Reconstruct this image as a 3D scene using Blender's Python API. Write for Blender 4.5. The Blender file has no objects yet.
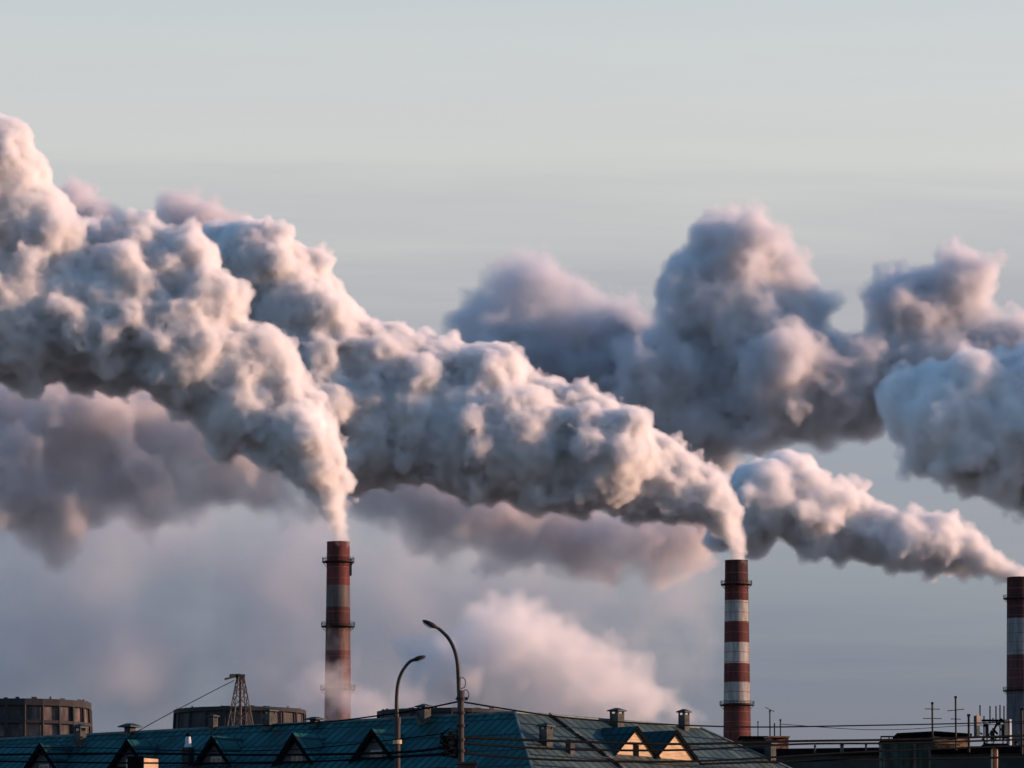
import bpy, bmesh, math, random
import numpy as np
from mathutils import Vector

# ------------------------------------------------------------------ camera, sky, sun, exposure
S = bpy.context.scene
C = S.collection
F = 512 / math.tan(math.radians(5)); CAMZ = 1.7; HY = 1100
PITCH = math.atan((HY - 384) / F)
cam = bpy.data.cameras.new('camera'); cam_o = bpy.data.objects.new('camera', cam); C.objects.link(cam_o)
cam.angle = math.radians(10); cam.clip_start = 1; cam.clip_end = 80000
cam_o.location = (0, 0, CAMZ); cam_o.rotation_euler = (math.pi / 2 + PITCH, 0, 0); S.camera = cam_o

EL = math.radians(12); AZ = math.radians(87)          # the sun: low, to the right and a little behind the camera
W = bpy.data.worlds.new('World'); S.world = W; W.use_nodes = True
wt = W.node_tree; bg = wt.nodes['Background']
sky = wt.nodes.new('ShaderNodeTexSky'); sky.sky_type = 'NISHITA'; sky.sun_disc = False
sky.sun_elevation = EL; sky.sun_rotation = AZ; sky.ozone_density = 2; sky.air_density = 1.0; sky.dust_density = .4
tc = wt.nodes.new('ShaderNodeTexCoord'); sx = wt.nodes.new('ShaderNodeSeparateXYZ'); wt.links.new(tc.outputs['Generated'], sx.inputs[0])
mr = wt.nodes.new('ShaderNodeMapRange'); mr.inputs['From Min'].default_value = .015; mr.inputs['From Max'].default_value = .615
# thin streaks of high cloud
mp = wt.nodes.new('ShaderNodeMapping'); mp.inputs['Scale'].default_value = (1.8, 1.8, 24); mp.inputs['Rotation'].default_value = (0, .03, 0)
wt.links.new(tc.outputs['Generated'], mp.inputs[0])
nz = wt.nodes.new('ShaderNodeTexNoise'); nz.inputs['Scale'].default_value = 3.0; nz.inputs['Detail'].default_value = 5; nz.inputs['Roughness'].default_value = .6; nz.inputs['Distortion'].default_value = .6
wt.links.new(mp.outputs[0], nz.inputs['Vector'])
ad = wt.nodes.new('ShaderNodeMath'); ad.operation = 'MULTIPLY_ADD'; ad.inputs[1].default_value = .03; wt.links.new(nz.outputs['Fac'], ad.inputs[0])
wt.links.new(sx.outputs['Z'], ad.inputs[2]); wt.links.new(ad.outputs[0], mr.inputs['Value'])
rp = wt.nodes.new('ShaderNodeValToRGB'); wt.links.new(mr.outputs[0], rp.inputs[0])
SKY_STOPS = [(0.0, (0.213, 0.217, 0.448)), (0.113, (0.35, 0.307, 0.431)), (0.142, (0.521, 0.425, 0.504)), (0.183, (0.696, 0.526, 0.567)), (0.226, (1.03, 0.701, 0.652)), (0.267, (1.594, 1.048, 0.834)), (0.302, (1.705, 1.141, 0.899)), (0.6, (0.55, 0.92, 1.05)), (1.0, (0.42, 0.85, 1.05))]
el = rp.color_ramp.elements
while len(el) < len(SKY_STOPS): el.new(.5)
for e, (p, c) in zip(el, SKY_STOPS): e.position = p; e.color = (*[v / 3 for v in c], 1)
mx = wt.nodes.new('ShaderNodeMix'); mx.data_type = 'RGBA'; mx.blend_type = 'MULTIPLY'; mx.inputs[0].default_value = 1
wt.links.new(sky.outputs[0], mx.inputs[6]); wt.links.new(rp.outputs[0], mx.inputs[7]); t3 = wt.nodes.new('ShaderNodeVectorMath'); t3.operation = 'SCALE'; t3.inputs['Scale'].default_value = 3      # the ramp holds a third of the tint
wt.links.new(mx.outputs[2], t3.inputs[0]); wt.links.new(t3.outputs[0], bg.inputs[0])
bg.inputs[1].default_value = .15
sun = bpy.data.lights.new('sun', 'SUN'); sun_o = bpy.data.objects.new('sun', sun); C.objects.link(sun_o)
sun.energy = 4.9; sun.angle = math.radians(.5); sun.color = (1, .595, .415)
sd = Vector((math.sin(AZ) * math.cos(EL), math.cos(AZ) * math.cos(EL), math.sin(EL)))
sun_o.rotation_euler = sd.to_track_quat('Z', 'Y').to_euler(); sun_o.location = (300, -100, 200)
S.view_settings.view_transform = 'Standard'; S.view_settings.look = 'None'; S.view_settings.exposure = .45; S.view_settings.gamma = 1
S.render.engine = 'CYCLES'
cy = S.cycles
cy.max_bounces = 10; cy.volume_bounces = 6; cy.diffuse_bounces = 3; cy.transparent_max_bounces = 16
cy.use_denoising = True; cy.use_adaptive_sampling = True; cy.adaptive_threshold = .03
cy.volume_step_rate = 1.3; cy.volume_max_steps = 400

# ------------------------------------------------------------------ helpers
cP, sP = math.cos(PITCH), math.sin(PITCH)
def at(x, y, Y):
    dx, dy = (x - 512) / F, -(y - 384) / F
    d = Vector((dx, cP - dy * sP, sP + dy * cP))
    return Vector((0, 0, CAMZ)) + d * (Y / d.y)
def mpp(Y): return Y / F / cP
def tag(o, label=None, cat=None, group=None, kind=None):
    for k, v in (('label', label), ('category', cat), ('group', group), ('kind', kind)):
        if v: o[k] = v
    return o
def empty(name, loc=(0, 0, 0), rz=0, **k):
    o = bpy.data.objects.new(name, None); C.objects.link(o); o.location = loc; o.rotation_euler = (0, 0, rz); o.empty_display_size = .5
    return tag(o, **k)
def build(name, bm, mat, parent=None, smooth=False, **k):
    me = bpy.data.meshes.new(name); bmesh.ops.recalc_face_normals(bm, faces=bm.faces[:]); bm.to_mesh(me); bm.free()
    if smooth: me.polygons.foreach_set('use_smooth', [True] * len(me.polygons))
    if mat: me.materials.append(mat)
    o = bpy.data.objects.new(name, me); C.objects.link(o); o.parent = parent
    return tag(o, **k)
def copy_tree(o, parent=None):
    c = o.copy(); C.objects.link(c); c.parent = parent
    for ch in list(o.children): copy_tree(ch, c)
    return c
def box(bm, c, s, rz=0, taper=1.0):
    """box centred at c (x,y) with base z = c.z; s = sizes; taper scales the top"""
    vs = []
    ca, sa = math.cos(rz), math.sin(rz)
    for z, t in ((0, 1), (s[2], taper)):
        for x, y in ((-1, -1), (1, -1), (1, 1), (-1, 1)):
            px, py = x * s[0] / 2 * t, y * s[1] / 2 * t
            vs.append(bm.verts.new((c[0] + px * ca - py * sa, c[1] + px * sa + py * ca, c[2] + z)))
    for f in ((0, 1, 2, 3), (4, 5, 6, 7), (0, 1, 5, 4), (1, 2, 6, 5), (2, 3, 7, 6), (3, 0, 4, 7)): bm.faces.new([vs[i] for i in f])
    return vs
def tube(bm, pts, r, n=8, cap=True):
    pts = [Vector(p) for p in pts]
    rs = r if isinstance(r, (list, tuple)) else [r] * len(pts)
    rings = []; up = None
    for i, p in enumerate(pts):
        t = (pts[min(i + 1, len(pts) - 1)] - pts[max(i - 1, 0)]).normalized()
        if up is None: up = t.orthogonal().normalized()
        a = (up - t * up.dot(t))
        a = a.normalized() if a.length > 1e-6 else t.orthogonal().normalized()
        up = a
        b = t.cross(a)
        rings.append([bm.verts.new(p + (a * math.cos(2 * math.pi * k / n) + b * math.sin(2 * math.pi * k / n)) * rs[i]) for k in range(n)])
    for A, B in zip(rings, rings[1:]):
        for k in range(n): bm.faces.new((A[k], A[(k + 1) % n], B[(k + 1) % n], B[k]))
    if cap: bm.faces.new(rings[0][::-1]); bm.faces.new(rings[-1])
def ring(bm, c, prof, n=48, closed=True):
    """lathe a closed (r,z) profile round the vertical axis at c"""
    R = [[bm.verts.new((c[0] + r * math.cos(2 * math.pi * k / n), c[1] + r * math.sin(2 * math.pi * k / n), c[2] + z)) for k in range(n)] for r, z in prof]
    m = len(R)
    for i in range(m if closed else m - 1):
        A, B = R[i], R[(i + 1) % m]
        for k in range(n): bm.faces.new((A[k], A[(k + 1) % n], B[(k + 1) % n], B[k]))
def prism(bm, poly, d):
    """extrude a planar polygon (list of Vectors) by vector d"""
    a = [bm.verts.new(p) for p in poly]; b = [bm.verts.new(Vector(p) + d) for p in poly]
    bm.faces.new(a); bm.faces.new(b[::-1]); n = len(a)
    for i in range(n): bm.faces.new((a[i], a[(i + 1) % n], b[(i + 1) % n], b[i]))

def mat(name, col, rough=.8, metal=0, var=.25, scale=2.0, col2=None, stretch=(1, 1, 1), spec=.3, thresh=(.35, .65), bump=0):
    m = bpy.data.materials.new(name); m.use_nodes = True; t = m.node_tree; p = t.nodes['Principled BSDF']
    p.inputs['Roughness'].default_value = rough; p.inputs['Metallic'].default_value = metal; p.inputs['Specular IOR Level'].default_value = spec
    if spec == 0: p.inputs['IOR'].default_value = 1.0
    c = t.nodes.new('ShaderNodeTexCoord'); mpn = t.nodes.new('ShaderNodeMapping'); mpn.inputs['Scale'].default_value = stretch
    t.links.new(c.outputs['Object'], mpn.inputs[0])
    n = t.nodes.new('ShaderNodeTexNoise'); n.inputs['Scale'].default_value = scale; n.inputs['Detail'].default_value = 6; n.inputs['Roughness'].default_value = .65
    t.links.new(mpn.outputs[0], n.inputs['Vector'])
    r = t.nodes.new('ShaderNodeValToRGB'); t.links.new(n.outputs['Fac'], r.inputs[0])
    r.color_ramp.elements[0].position, r.color_ramp.elements[1].position = thresh
    c2 = col2 or tuple(min(1, v * (1 + var)) for v in col)
    r.color_ramp.elements[0].color = (*(v * (1 - var) for v in col), 1); r.color_ramp.elements[1].color = (*c2, 1)
    t.links.new(r.outputs[0], p.inputs['Base Color'])
    if bump:
        b = t.nodes.new('ShaderNodeBump'); b.inputs['Strength'].default_value = bump; t.links.new(n.outputs['Fac'], b.inputs['Height']); t.links.new(b.outputs[0], p.inputs['Normal'])
    return m
M = dict(
    ground=mat('ground soil', (.07, .07, .068), .95, scale=.05),
    asphalt=mat('asphalt', (.05, .05, .052), .9, scale=.8),
    pave=mat('paving', (.22, .21, .2), .9, scale=.8),
    paint=mat('road paint', (.75, .75, .72), .7, scale=2),
    dark=mat('dark iron', (.014, .014, .015), .7, scale=3, spec=.2),
    steel=mat('galvanised steel', (.35, .36, .37), .45, .7, scale=4),
    bright=mat('dull zinc cowl', (.33, .36, .40), .6, .2, scale=3),
    concrete=mat('concrete', (.045, .040, .037), .9, scale=1.5, stretch=(3, 3, .6)),
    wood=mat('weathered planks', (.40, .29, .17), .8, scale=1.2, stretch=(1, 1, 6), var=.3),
    black=mat('tarred boards and painted shade', (.006, .007, .008), .9, scale=3, spec=0),
    glass=mat('dark glass', (.02, .025, .03), .15, scale=3, spec=.6),
    frame=mat('white window paint', (.30, .30, .31), .6, scale=3),
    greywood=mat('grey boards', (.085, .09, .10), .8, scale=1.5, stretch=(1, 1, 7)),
    brick=mat('orange brick', (.10, .05, .035), .9, scale=1.5, col2=(.34, .18, .11), thresh=(.4, .6)),
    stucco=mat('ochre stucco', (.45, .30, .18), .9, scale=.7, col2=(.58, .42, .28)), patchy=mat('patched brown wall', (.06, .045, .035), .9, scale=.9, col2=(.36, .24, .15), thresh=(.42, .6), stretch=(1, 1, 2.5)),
    white=mat('white paint', (.78, .76, .72), .55, scale=2, var=.1),
    rust=mat('rusty steel', (.18, .075, .04), .85, scale=2),
    zinc=mat('old tin', (.018, .024, .023), .85, 0, scale=2.5, col2=(.075, .075, .066)),
    wall=mat('plaster wall', (.36, .30, .22), .9, scale=.4),
)

# ------------------------------------------------------------------ the ground
bm = bmesh.new(); bmesh.ops.create_grid(bm, x_segments=2, y_segments=2, size=40000); build('ground', bm, M['ground'], kind='structure')
bm = bmesh.new(); box(bm, (0, 215, .004), (900, 13, .004)); build('road', bm, M['asphalt'], kind='structure')
bm = bmesh.new()
for yy in (206, 224): box(bm, (0, yy, .0), (900, 4.6, .14))
build('pavement', bm, M['pave'], kind='structure')
bm = bmesh.new()
for i in range(-50, 51): box(bm, (i * 8, 215, .012), (3, .12, .002))
build('road_markings', bm, M['paint'], kind='structure')

# ------------------------------------------------------------------ the long green-roofed building
def sheet_roof(name, cA, cB, ang, seam=.62, row=1.15, rough=.5):
    """painted sheet-iron: seams run down the slope, folded joints across; ang = direction of the eave"""
    m = bpy.data.materials.new(name); m.use_nodes = True; t = m.node_tree; p = t.nodes['Principled BSDF']; L = t.links.new
    p.inputs['Roughness'].default_value = rough; p.inputs['Specular IOR Level'].default_value = .15
    g = t.nodes.new('ShaderNodeNewGeometry'); mp_ = t.nodes.new('ShaderNodeMapping'); mp_.vector_type = 'TEXTURE'; mp_.inputs['Rotation'].default_value = (0, 0, ang)
    L(g.outputs['Position'], mp_.inputs[0])
    br = t.nodes.new('ShaderNodeTexBrick'); br.offset = 0; br.inputs['Scale'].default_value = 1; br.inputs['Brick Width'].default_value = seam * 1.0; br.inputs['Row Height'].default_value = row
    br.inputs['Mortar Size'].default_value = .085; br.inputs['Mortar Smooth'].default_value = .2
    br.inputs['Color1'].default_value = (*cA, 1); br.inputs['Color2'].default_value = (*cB, 1); br.inputs['Mortar'].default_value = (*(v * .12 for v in cA), 1)
    sw = t.nodes.new('ShaderNodeSeparateXYZ'); L(mp_.outputs[0], sw.inputs[0])
    L(mp_.outputs[0], br.inputs['Vector'])
    n = t.nodes.new('ShaderNodeTexNoise'); n.inputs['Scale'].default_value = .45; n.inputs['Detail'].default_value = 7; n.inputs['Roughness'].default_value = .7; L(mp_.outputs[0], n.inputs['Vector'])
    r = t.nodes.new('ShaderNodeValToRGB'); r.color_ramp.elements[0].position = .3; r.color_ramp.elements[0].color = (.3, .3, .3, 1); r.color_ramp.elements[1].position = .68; r.color_ramp.elements[1].color = (1, .95, .92, 1); L(n.outputs['Fac'], r.inputs[0])
    mxx = t.nodes.new('ShaderNodeMix'); mxx.data_type = 'RGBA'; mxx.blend_type = 'MULTIPLY'; mxx.inputs[0].default_value = 1; L(br.outputs['Color'], mxx.inputs[6]); L(r.outputs[0], mxx.inputs[7]); L(mxx.outputs[2], p.inputs['Base Color'])
    b = t.nodes.new('ShaderNodeBump'); b.inputs['Strength'].default_value = .35; b.inputs['Distance'].default_value = .1; L(n.outputs['Fac'], b.inputs['Height']); L(b.outputs[0], p.inputs['Normal'])
    return m
B0 = at(515, 713, 350); RZ = B0.z
EndL = at(0, 740, 350 * 387 / 360)
u1 = Vector((EndL.x - B0.x, EndL.y - B0.y, 0)).normalized()        # along the left wing
u2 = Vector((-u1.y, u1.x, 0)); u2 = u2 if u2.x > 0 else -u2          # along the right wing
n1, n2 = -u2, -u1                                                   # outward normals of the two street faces
TAN = .62; HW = 8.5; DZ = Vector((0, 0, -1))
LEN1, LEN2 = 62.0, 18.5
EZ = RZ - HW * TAN
MR1 = sheet_roof('teal sheet roof', (.003, .062, .062), (.010, .12, .115), math.atan2(u1.y, u1.x), row=1.7)
MR2 = sheet_roof('grey green sheet roof', (.05, .08, .068), (.085, .125, .105), math.atan2(u2.y, u2.x), seam=.85)
MR3 = sheet_roof('dormer sheet roof', (.002, .032, .036), (.005, .055, .058), math.atan2(n2.y, n2.x))
bld = empty('apartment_house', (B0.x, B0.y, 0), label='long house with a teal sheet metal hip roof with rows of gabled dormers', cat='building')
bld_inv = Vector((-B0.x, -B0.y, 0))
def loc(p): return Vector(p) + bld_inv
def quad(bm, *p): bm.faces.new([bm.verts.new(loc(q)) for q in p])
Av = lambda z: Vector((0, 0, z))
E1 = B0 + u1 * LEN1; E2 = B0 + u2 * LEN2
cornerF = B0 + (n1 + n2) * HW + Av(EZ - RZ)               # front eave corner
cornerI = B0 - (n1 + n2) * HW + Av(EZ - RZ)
eL = E1 + (n1 + u1) * HW + Av(EZ - RZ); eLi = E1 + (u1 - n1) * HW + Av(EZ - RZ)
eR = E2 + (n2 + u2) * HW + Av(EZ - RZ); eRi = E2 + (u2 - n2) * HW + Av(EZ - RZ)
th = Av(-.18)
def slab(name, pts, m, k=None):
    bm = bmesh.new(); prism(bm, [loc(p) for p in pts], th); return build(name, bm, m, bld, **(k or {}))
slab('roof_slope', [B0, E1, eL, cornerF], MR1)
slab('roof_slope', [B0, cornerF, eR, E2], MR2)
slab('roof_slope', [E1, eLi, eL], MR1); slab('roof_slope', [E2, eR, eRi], MR2)
slab('roof_slope', [B0, cornerI, eLi, E1], MR1); slab('roof_slope', [B0, E2, eRi, cornerI], MR2)
# ridge and hip cappings
bm = bmesh.new()
for a, b in ((B0, E1), (B0, E2), (B0, cornerF), (E2, eR), (E1, eL)):
    tube(bm, [loc(a) + Av(.03), loc(b) + Av(.03)], .10, 6)
build('ridge_cap', bm, mat('ridge tin', (.03, .07, .075), .6, scale=1.5, col2=(.09, .13, .13)), bld)
# walls with their windows (below the frame)
inset = .7
def wp(a, b): return a - b
wb = bmesh.new()
corners = [cornerF - (n1 + n2) * inset, eL - (n1 + u1) * inset, eLi - (u1 - n1) * inset, cornerI + (n1 + n2) * inset * -1, eRi - (u2 - n2) * inset, eR - (n2 + u2) * inset]
corners[3] = cornerI + (n1 + n2) * inset
base = [Vector((loc(c).x, loc(c).y, 0)) for c in corners]
prism(wb, base, Av(EZ - .25)); build('wall', wb, M['wall'], bld)
def windows(a, b, nrm, cols):
    d = (b - a); L_ = d.length; d.normalize()
    fb = bmesh.new()
    for fl in range(6):
        for c in range(cols):
            p = a + d * (L_ * (c + .5) / cols) + Av(1.2 + fl * 3.1)
            o = bmesh.new(); w, h = .75, .85
            q = [p - d * w + nrm * .02, p + d * w + nrm * .02, p + d * w + nrm * .02 + Av(2 * h), p - d * w + nrm * .02 + Av(2 * h)]
            prism(o, q, nrm * .03); f = build('window', o, M['frame'], bld)
            o = bmesh.new()
            for s0, s1 in ((-.9, -.05), (.05, .9)):
                q = [p + d * (w * s0) + nrm * .052 + Av(.08), p + d * (w * s1) + nrm * .052 + Av(.08), p + d * (w * s1) + nrm * .052 + Av(2 * h - .08), p + d * (w * s0) + nrm * .052 + Av(2 * h - .08)]
                prism(o, q, nrm * .004)
            build('pane', o, M['glass'], f)
# a few windows round the front corner are enough: the frame ends above the eaves
windows(base[0] + u1 * .5, base[0] + u1 * 18, n1, 4); windows(base[0] + u2 * .5, base[0] + u2 * 18, n2, 4)

def slopeP(side, s, t, dz=0):
    """point on a street slope: s metres along the wing from the corner, t metres out from the ridge"""
    u, n = ((u1, n1), (u2, n2))[side]
    return B0 + u * s + n * t + Av(-t * TAN + dz)
def solve(side, x, y, dz=0):
    """where on the slope the photograph's point (x, y) lies"""
    best = None; s0, t0, w_s, w_t = 20, 4, 40, 8
    for it in range(6):
        for i in range(-10, 11):
            for j in range(-10, 11):
                s, t_ = s0 + i * w_s / 10, t0 + j * w_t / 10
                p = slopeP(side, s, t_, dz) - Vector((0, 0, CAMZ))
                f = p.y * cP + p.z * sP; u_ = -p.y * sP + p.z * cP
                px, py = 512 + F * p.x / f, 384 - F * u_ / f
                e = (px - x) ** 2 + (py - y) ** 2
                if best is None or e < best[0]: best = (e, s, t_)
        _, s0, t0 = best; w_s /= 5; w_t /= 5
    return s0, t0

# dormers: a gable wall, two roof slopes with overhanging rakes, a window
def dormer(side, x, y, wid, hgt, front, label, roofm, dark_rake=.30, window=True, lit=False):
    """x, y: where the gable's peak is in the photograph"""
    u, n = ((u1, n1), (u2, n2))[side]
    s, t_ = solve(side, x, y, hgt * .92 - .15)
    # ridge height of the dormer
    apex = slopeP(side, s, t_, hgt * .92 - .15)
    zb = apex.z - hgt                                      # the foot of the gable
    back = (RZ - apex.z) / TAN                               # where its ridge runs into the slope
    t_back = back
    d = t_ - t_back                                         # ridge length
    r = empty('dormer', loc(apex), 0); r.parent = bld
    if label: r['label'] = label
    ap = Vector((0, 0, 0)); hw = wid / 2; rc = .45 if side == 0 else .10
    g = bmesh.new()
    prism(g, [ap - n * rc + Av(-.06), ap - n * rc - u * (hw - .06) + Av(-hgt + .02), ap - n * rc + u * (hw - .06) + Av(-hgt + .02)], -n * .12)
    build('gable_wall', g, front, r)
    for sg in (-1, 1):
        g = bmesh.new(); foot = ap + u * sg * (hw + .25) + Av(-hgt * (hw + .25) / hw)
        t_foot = (RZ - (apex.z - hgt * (hw + .25) / hw)) / TAN
        foot_b = foot - n * (t_ - t_foot); foot_f = foot
        ridge_b = ap - n * d
        if (t_ - t_foot) < .2: foot_b = foot - n * .2
        prism(g, [ap + Av(.05), ridge_b + Av(.05), foot_b + Av(.05), foot_f + Av(.05)], Av(.09)); build('dormer_roof', g, roofm, r)
        g = bmesh.new()                                     # rake board
        dk = dark_rake if side == 0 else (.12 if (u * sg).x < 0 else .28)
        prism(g, [ap + Av(.16), foot + Av(.16), foot + Av(-dk + .16), ap + Av(-dk + .10)], -n * .07)
        bmesh.ops.translate(g, verts=g.verts[:], vec=n * .075)
        build('rake_board', g, M['black'], r)
    if window:
        w, h = window if isinstance(window, tuple) else (.42, .85)
        zc = -hgt + .12; uo = 0
        g = bmesh.new(); c = ap - n * (rc - .01) + Av(zc)
        prism(g, [c - u * w + u * uo, c + u * w + u * uo, c + u * w + Av(h) + u * uo, c - u * w + Av(h) + u * uo], n * .05); f = build('window', g, M['frame'] if not lit else M['black'], r)
        if not lit:
            g = bmesh.new()
            for a0, a1 in ((-.85, -.08), (.08, .85)):
                prism(g, [c + u * w * a0 + n * .055 + Av(.08), c + u * w * a1 + n * .055 + Av(.08), c + u * w * a1 + n * .055 + Av(h - .08), c + u * w * a0 + n * .055 + Av(h - .08)], n * .004)
            build('pane', g, M['brownglass'], f)
    if side == 0:                                           # a pale board at the foot of the gable
        g = bmesh.new(); c = ap - n * .3 + Av(-hgt + .03)
        prism(g, [c - u * (hw - .3), c + u * (hw - .3), c + u * (hw - .3) + Av(.1), c - u * (hw - .3) + Av(.1)], n * .06); build('sill', g, M['frame'], r)
    else:
        g = bmesh.new(); c = ap - n * .3 + Av(-hgt - .08)
        prism(g, [c - u * (hw + .1), c + u * (hw + .1), c + u * (hw + .1) + Av(.13), c - u * (hw + .1) + Av(.13)], n * .25); build('sill', g, M['frame'], r)
    return r
M['brownglass'] = mat('curtained pane', (.16, .09, .05), .4, scale=2)
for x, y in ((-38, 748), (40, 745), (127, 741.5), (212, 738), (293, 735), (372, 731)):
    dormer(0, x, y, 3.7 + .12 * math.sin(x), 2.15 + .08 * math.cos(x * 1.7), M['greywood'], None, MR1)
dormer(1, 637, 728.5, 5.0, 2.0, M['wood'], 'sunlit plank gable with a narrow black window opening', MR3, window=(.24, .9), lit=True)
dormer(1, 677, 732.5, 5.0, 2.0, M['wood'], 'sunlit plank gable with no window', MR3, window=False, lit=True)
# the raised flashing down the right slope, with leftover snow
s_, t_ = solve(1, 552, 718)
bm = bmesh.new(); a, b = slopeP(1, s_, .0, .05), slopeP(1, s_, HW, .05); prism(bm, [loc(a), loc(b), loc(b) + Av(.16), loc(a) + Av(.16)], u2 * .20)
build('parapet', bm, mat('flashing with old snow', (.02, .02, .02), .9, scale=1.3, col2=(.42, .42, .43), thresh=(.52, .66)), bld)
# snow guards: thin rails on the slope
bm = bmesh.new()
for side, L_ in ((0, LEN1), (1, LEN2 + 4)):
    for tt in (4.6, 5.9):
        a, b = slopeP(side, .5 + tt * 0, tt, .16), slopeP(side, L_, tt, .16); tube(bm, [loc(a), loc(b)], .035, 5)
build('snow_guard', bm, M['dark'], bld)

# roof chimneys and vents
def chimney(side, x, ytop, ybase, wpx, kind='box', sunlit=True, label=None, behind=0, group='vent chimneys on the teal roof'):
    if behind:
        Yd = B0.y + (u1.y * 0) ; s_, t_ = solve(side, x, ybase); p = slopeP(side, s_, max(t_, 0)) ; p = p - (n1, n2)[side] * behind + Av(-behind * .0)
        p.z = RZ - behind * TAN
        # keep the same picture height
    else:
        s_, t_ = solve(side, x, ybase); p = slopeP(side, s_, max(t_, .0))
    k = mpp(p.y); top = at(x, ytop, p.y).z; w = wpx * k * .8
    h = top - p.z; rz = math.atan2(u2.y, u2.x)
    r = empty('roof_chimney', (p.x, p.y, p.z), rz, label=label, cat='chimney', group=group)
    if kind == 'cone':
        g = bmesh.new(); box(g, (0, 0, -.6), (w, w, h * .55 + .6)); build('shaft', g, M['dark'], r)
        g = bmesh.new(); ring(g, (0, 0, h * .55), [(.01, 0), (w * .42, 0), (w * .28, h * .33), (.01, h * .33)], 16); build('cowl', g, M['bright'], r)
        g = bmesh.new(); ring(g, (0, 0, h * .9), [(.01, 0), (w * .3, 0), (w * .2, h * .1), (.01, h * .1)], 16); build('cap', g, M['black'], r)
    elif kind == 'cap':
        g = bmesh.new(); box(g, (0, 0, -.5), (w * .5, w * .5, h * .6 + .5)); build('shaft', g, M['zinc'], r)
        g = bmesh.new(); box(g, (0, 0, h * .6), (w * 1.1, w * 1.1, h * .12)); box(g, (0, 0, h * .72 + .002), (w * 1.05, w * 1.05, h * .28), taper=.35); build('cap', g, M['caproof'], r)
    else:
        g = bmesh.new(); box(g, (0, 0, -.9), (w * .72, w * .72, h * .70 + .9)); build('shaft', g, M['zinc'], r)
        for i in (-1, 1):
            for j in (-1, 1): g = bmesh.new(); box(g, (i * w * .3, j * w * .3, h * .7 + .002), (w * .12, w * .12, h * .12)); build('cap_post', g, M['zinc'], r)
        g = bmesh.new(); box(g, (0, 0, h * .82), (w * 1.0, w * 1.0, h * .06)); box(g, (0, 0, h * .88 + .002), (w * .96, w * .96, h * .12), taper=.2); build('cap', g, M['caproof'], r)
    return r
M['caproof'] = mat('green tin caps', (.004, .014, .014), .6, scale=2)
chimney(0, 80, 724, 747, 15, label='dark vent chimney on the teal roof in front of the left cooling tower')
chimney(0, 130, 723.5, 733, 20, 'cap', label='flat dark green cap on the ridge between the two left cooling towers')
chimney(0, 188, 733, 765, 11, 'cone', label='dark roof vent topped by a shiny metal cone')
chimney(0, 213, 714, 729, 12, label='small vent chimney on the ridge left of the lattice pylon')
chimney(0, 269, 708, 727, 17, label='green capped vent chimney on the ridge just right of the lattice pylon')
chimney(0, 315, 717, 724, 18, 'cap', label='low green cap on the ridge left of the pale smoky stack base')
chimney(0, 424, 704, 722, 17, label='green capped chimney on the ridge between the two street lamps')
chimney(1, 546, 723, 744, 17, label='low hipped vent chimney on the grey green slope right of the roof corner')
chimney(1, 570, 739, 753, 11, label='smallest vent chimney on the slope beside the sloping parapet')
chimney(1, 617, 708, 727, 18, label='capped chimney on the ridge above the left sunlit gable')
chimney(1, 684, 709, 729, 14, label='slim open topped chimney on the ridge above the right sunlit gable')
chimney(1, 770, 741, 759, 15, label='vent chimney low on the far right end of the teal roof')
# masonry flue of a lower house in front, sun and shade put in as pale sides on a black shaft
p = at(142.5, 757, 300); r = empty('masonry_flue', (p.x, p.y, 0), math.atan2(u1.y, u1.x) + math.radians(6), label='square flue low in front of the left roof, one side glowing in the sun', cat='flue')
g = bmesh.new(); box(g, (0, 0, 0), (1.0, 1.25, p.z - .1)); build('shaft', g, M['black'], r)
g = bmesh.new(); box(g, (-.53, 0, p.z - 4), (.05, 1.23, 3.9)); box(g, (.53, 0, p.z - 4), (.05, 1.23, 3.9)); build('sun_toned_side', g, M['stucco'], r)
g = bmesh.new(); box(g, (0, 0, p.z - .098), (1.06, 1.31, .1)); build('coping', g, M['black'], r)

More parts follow.
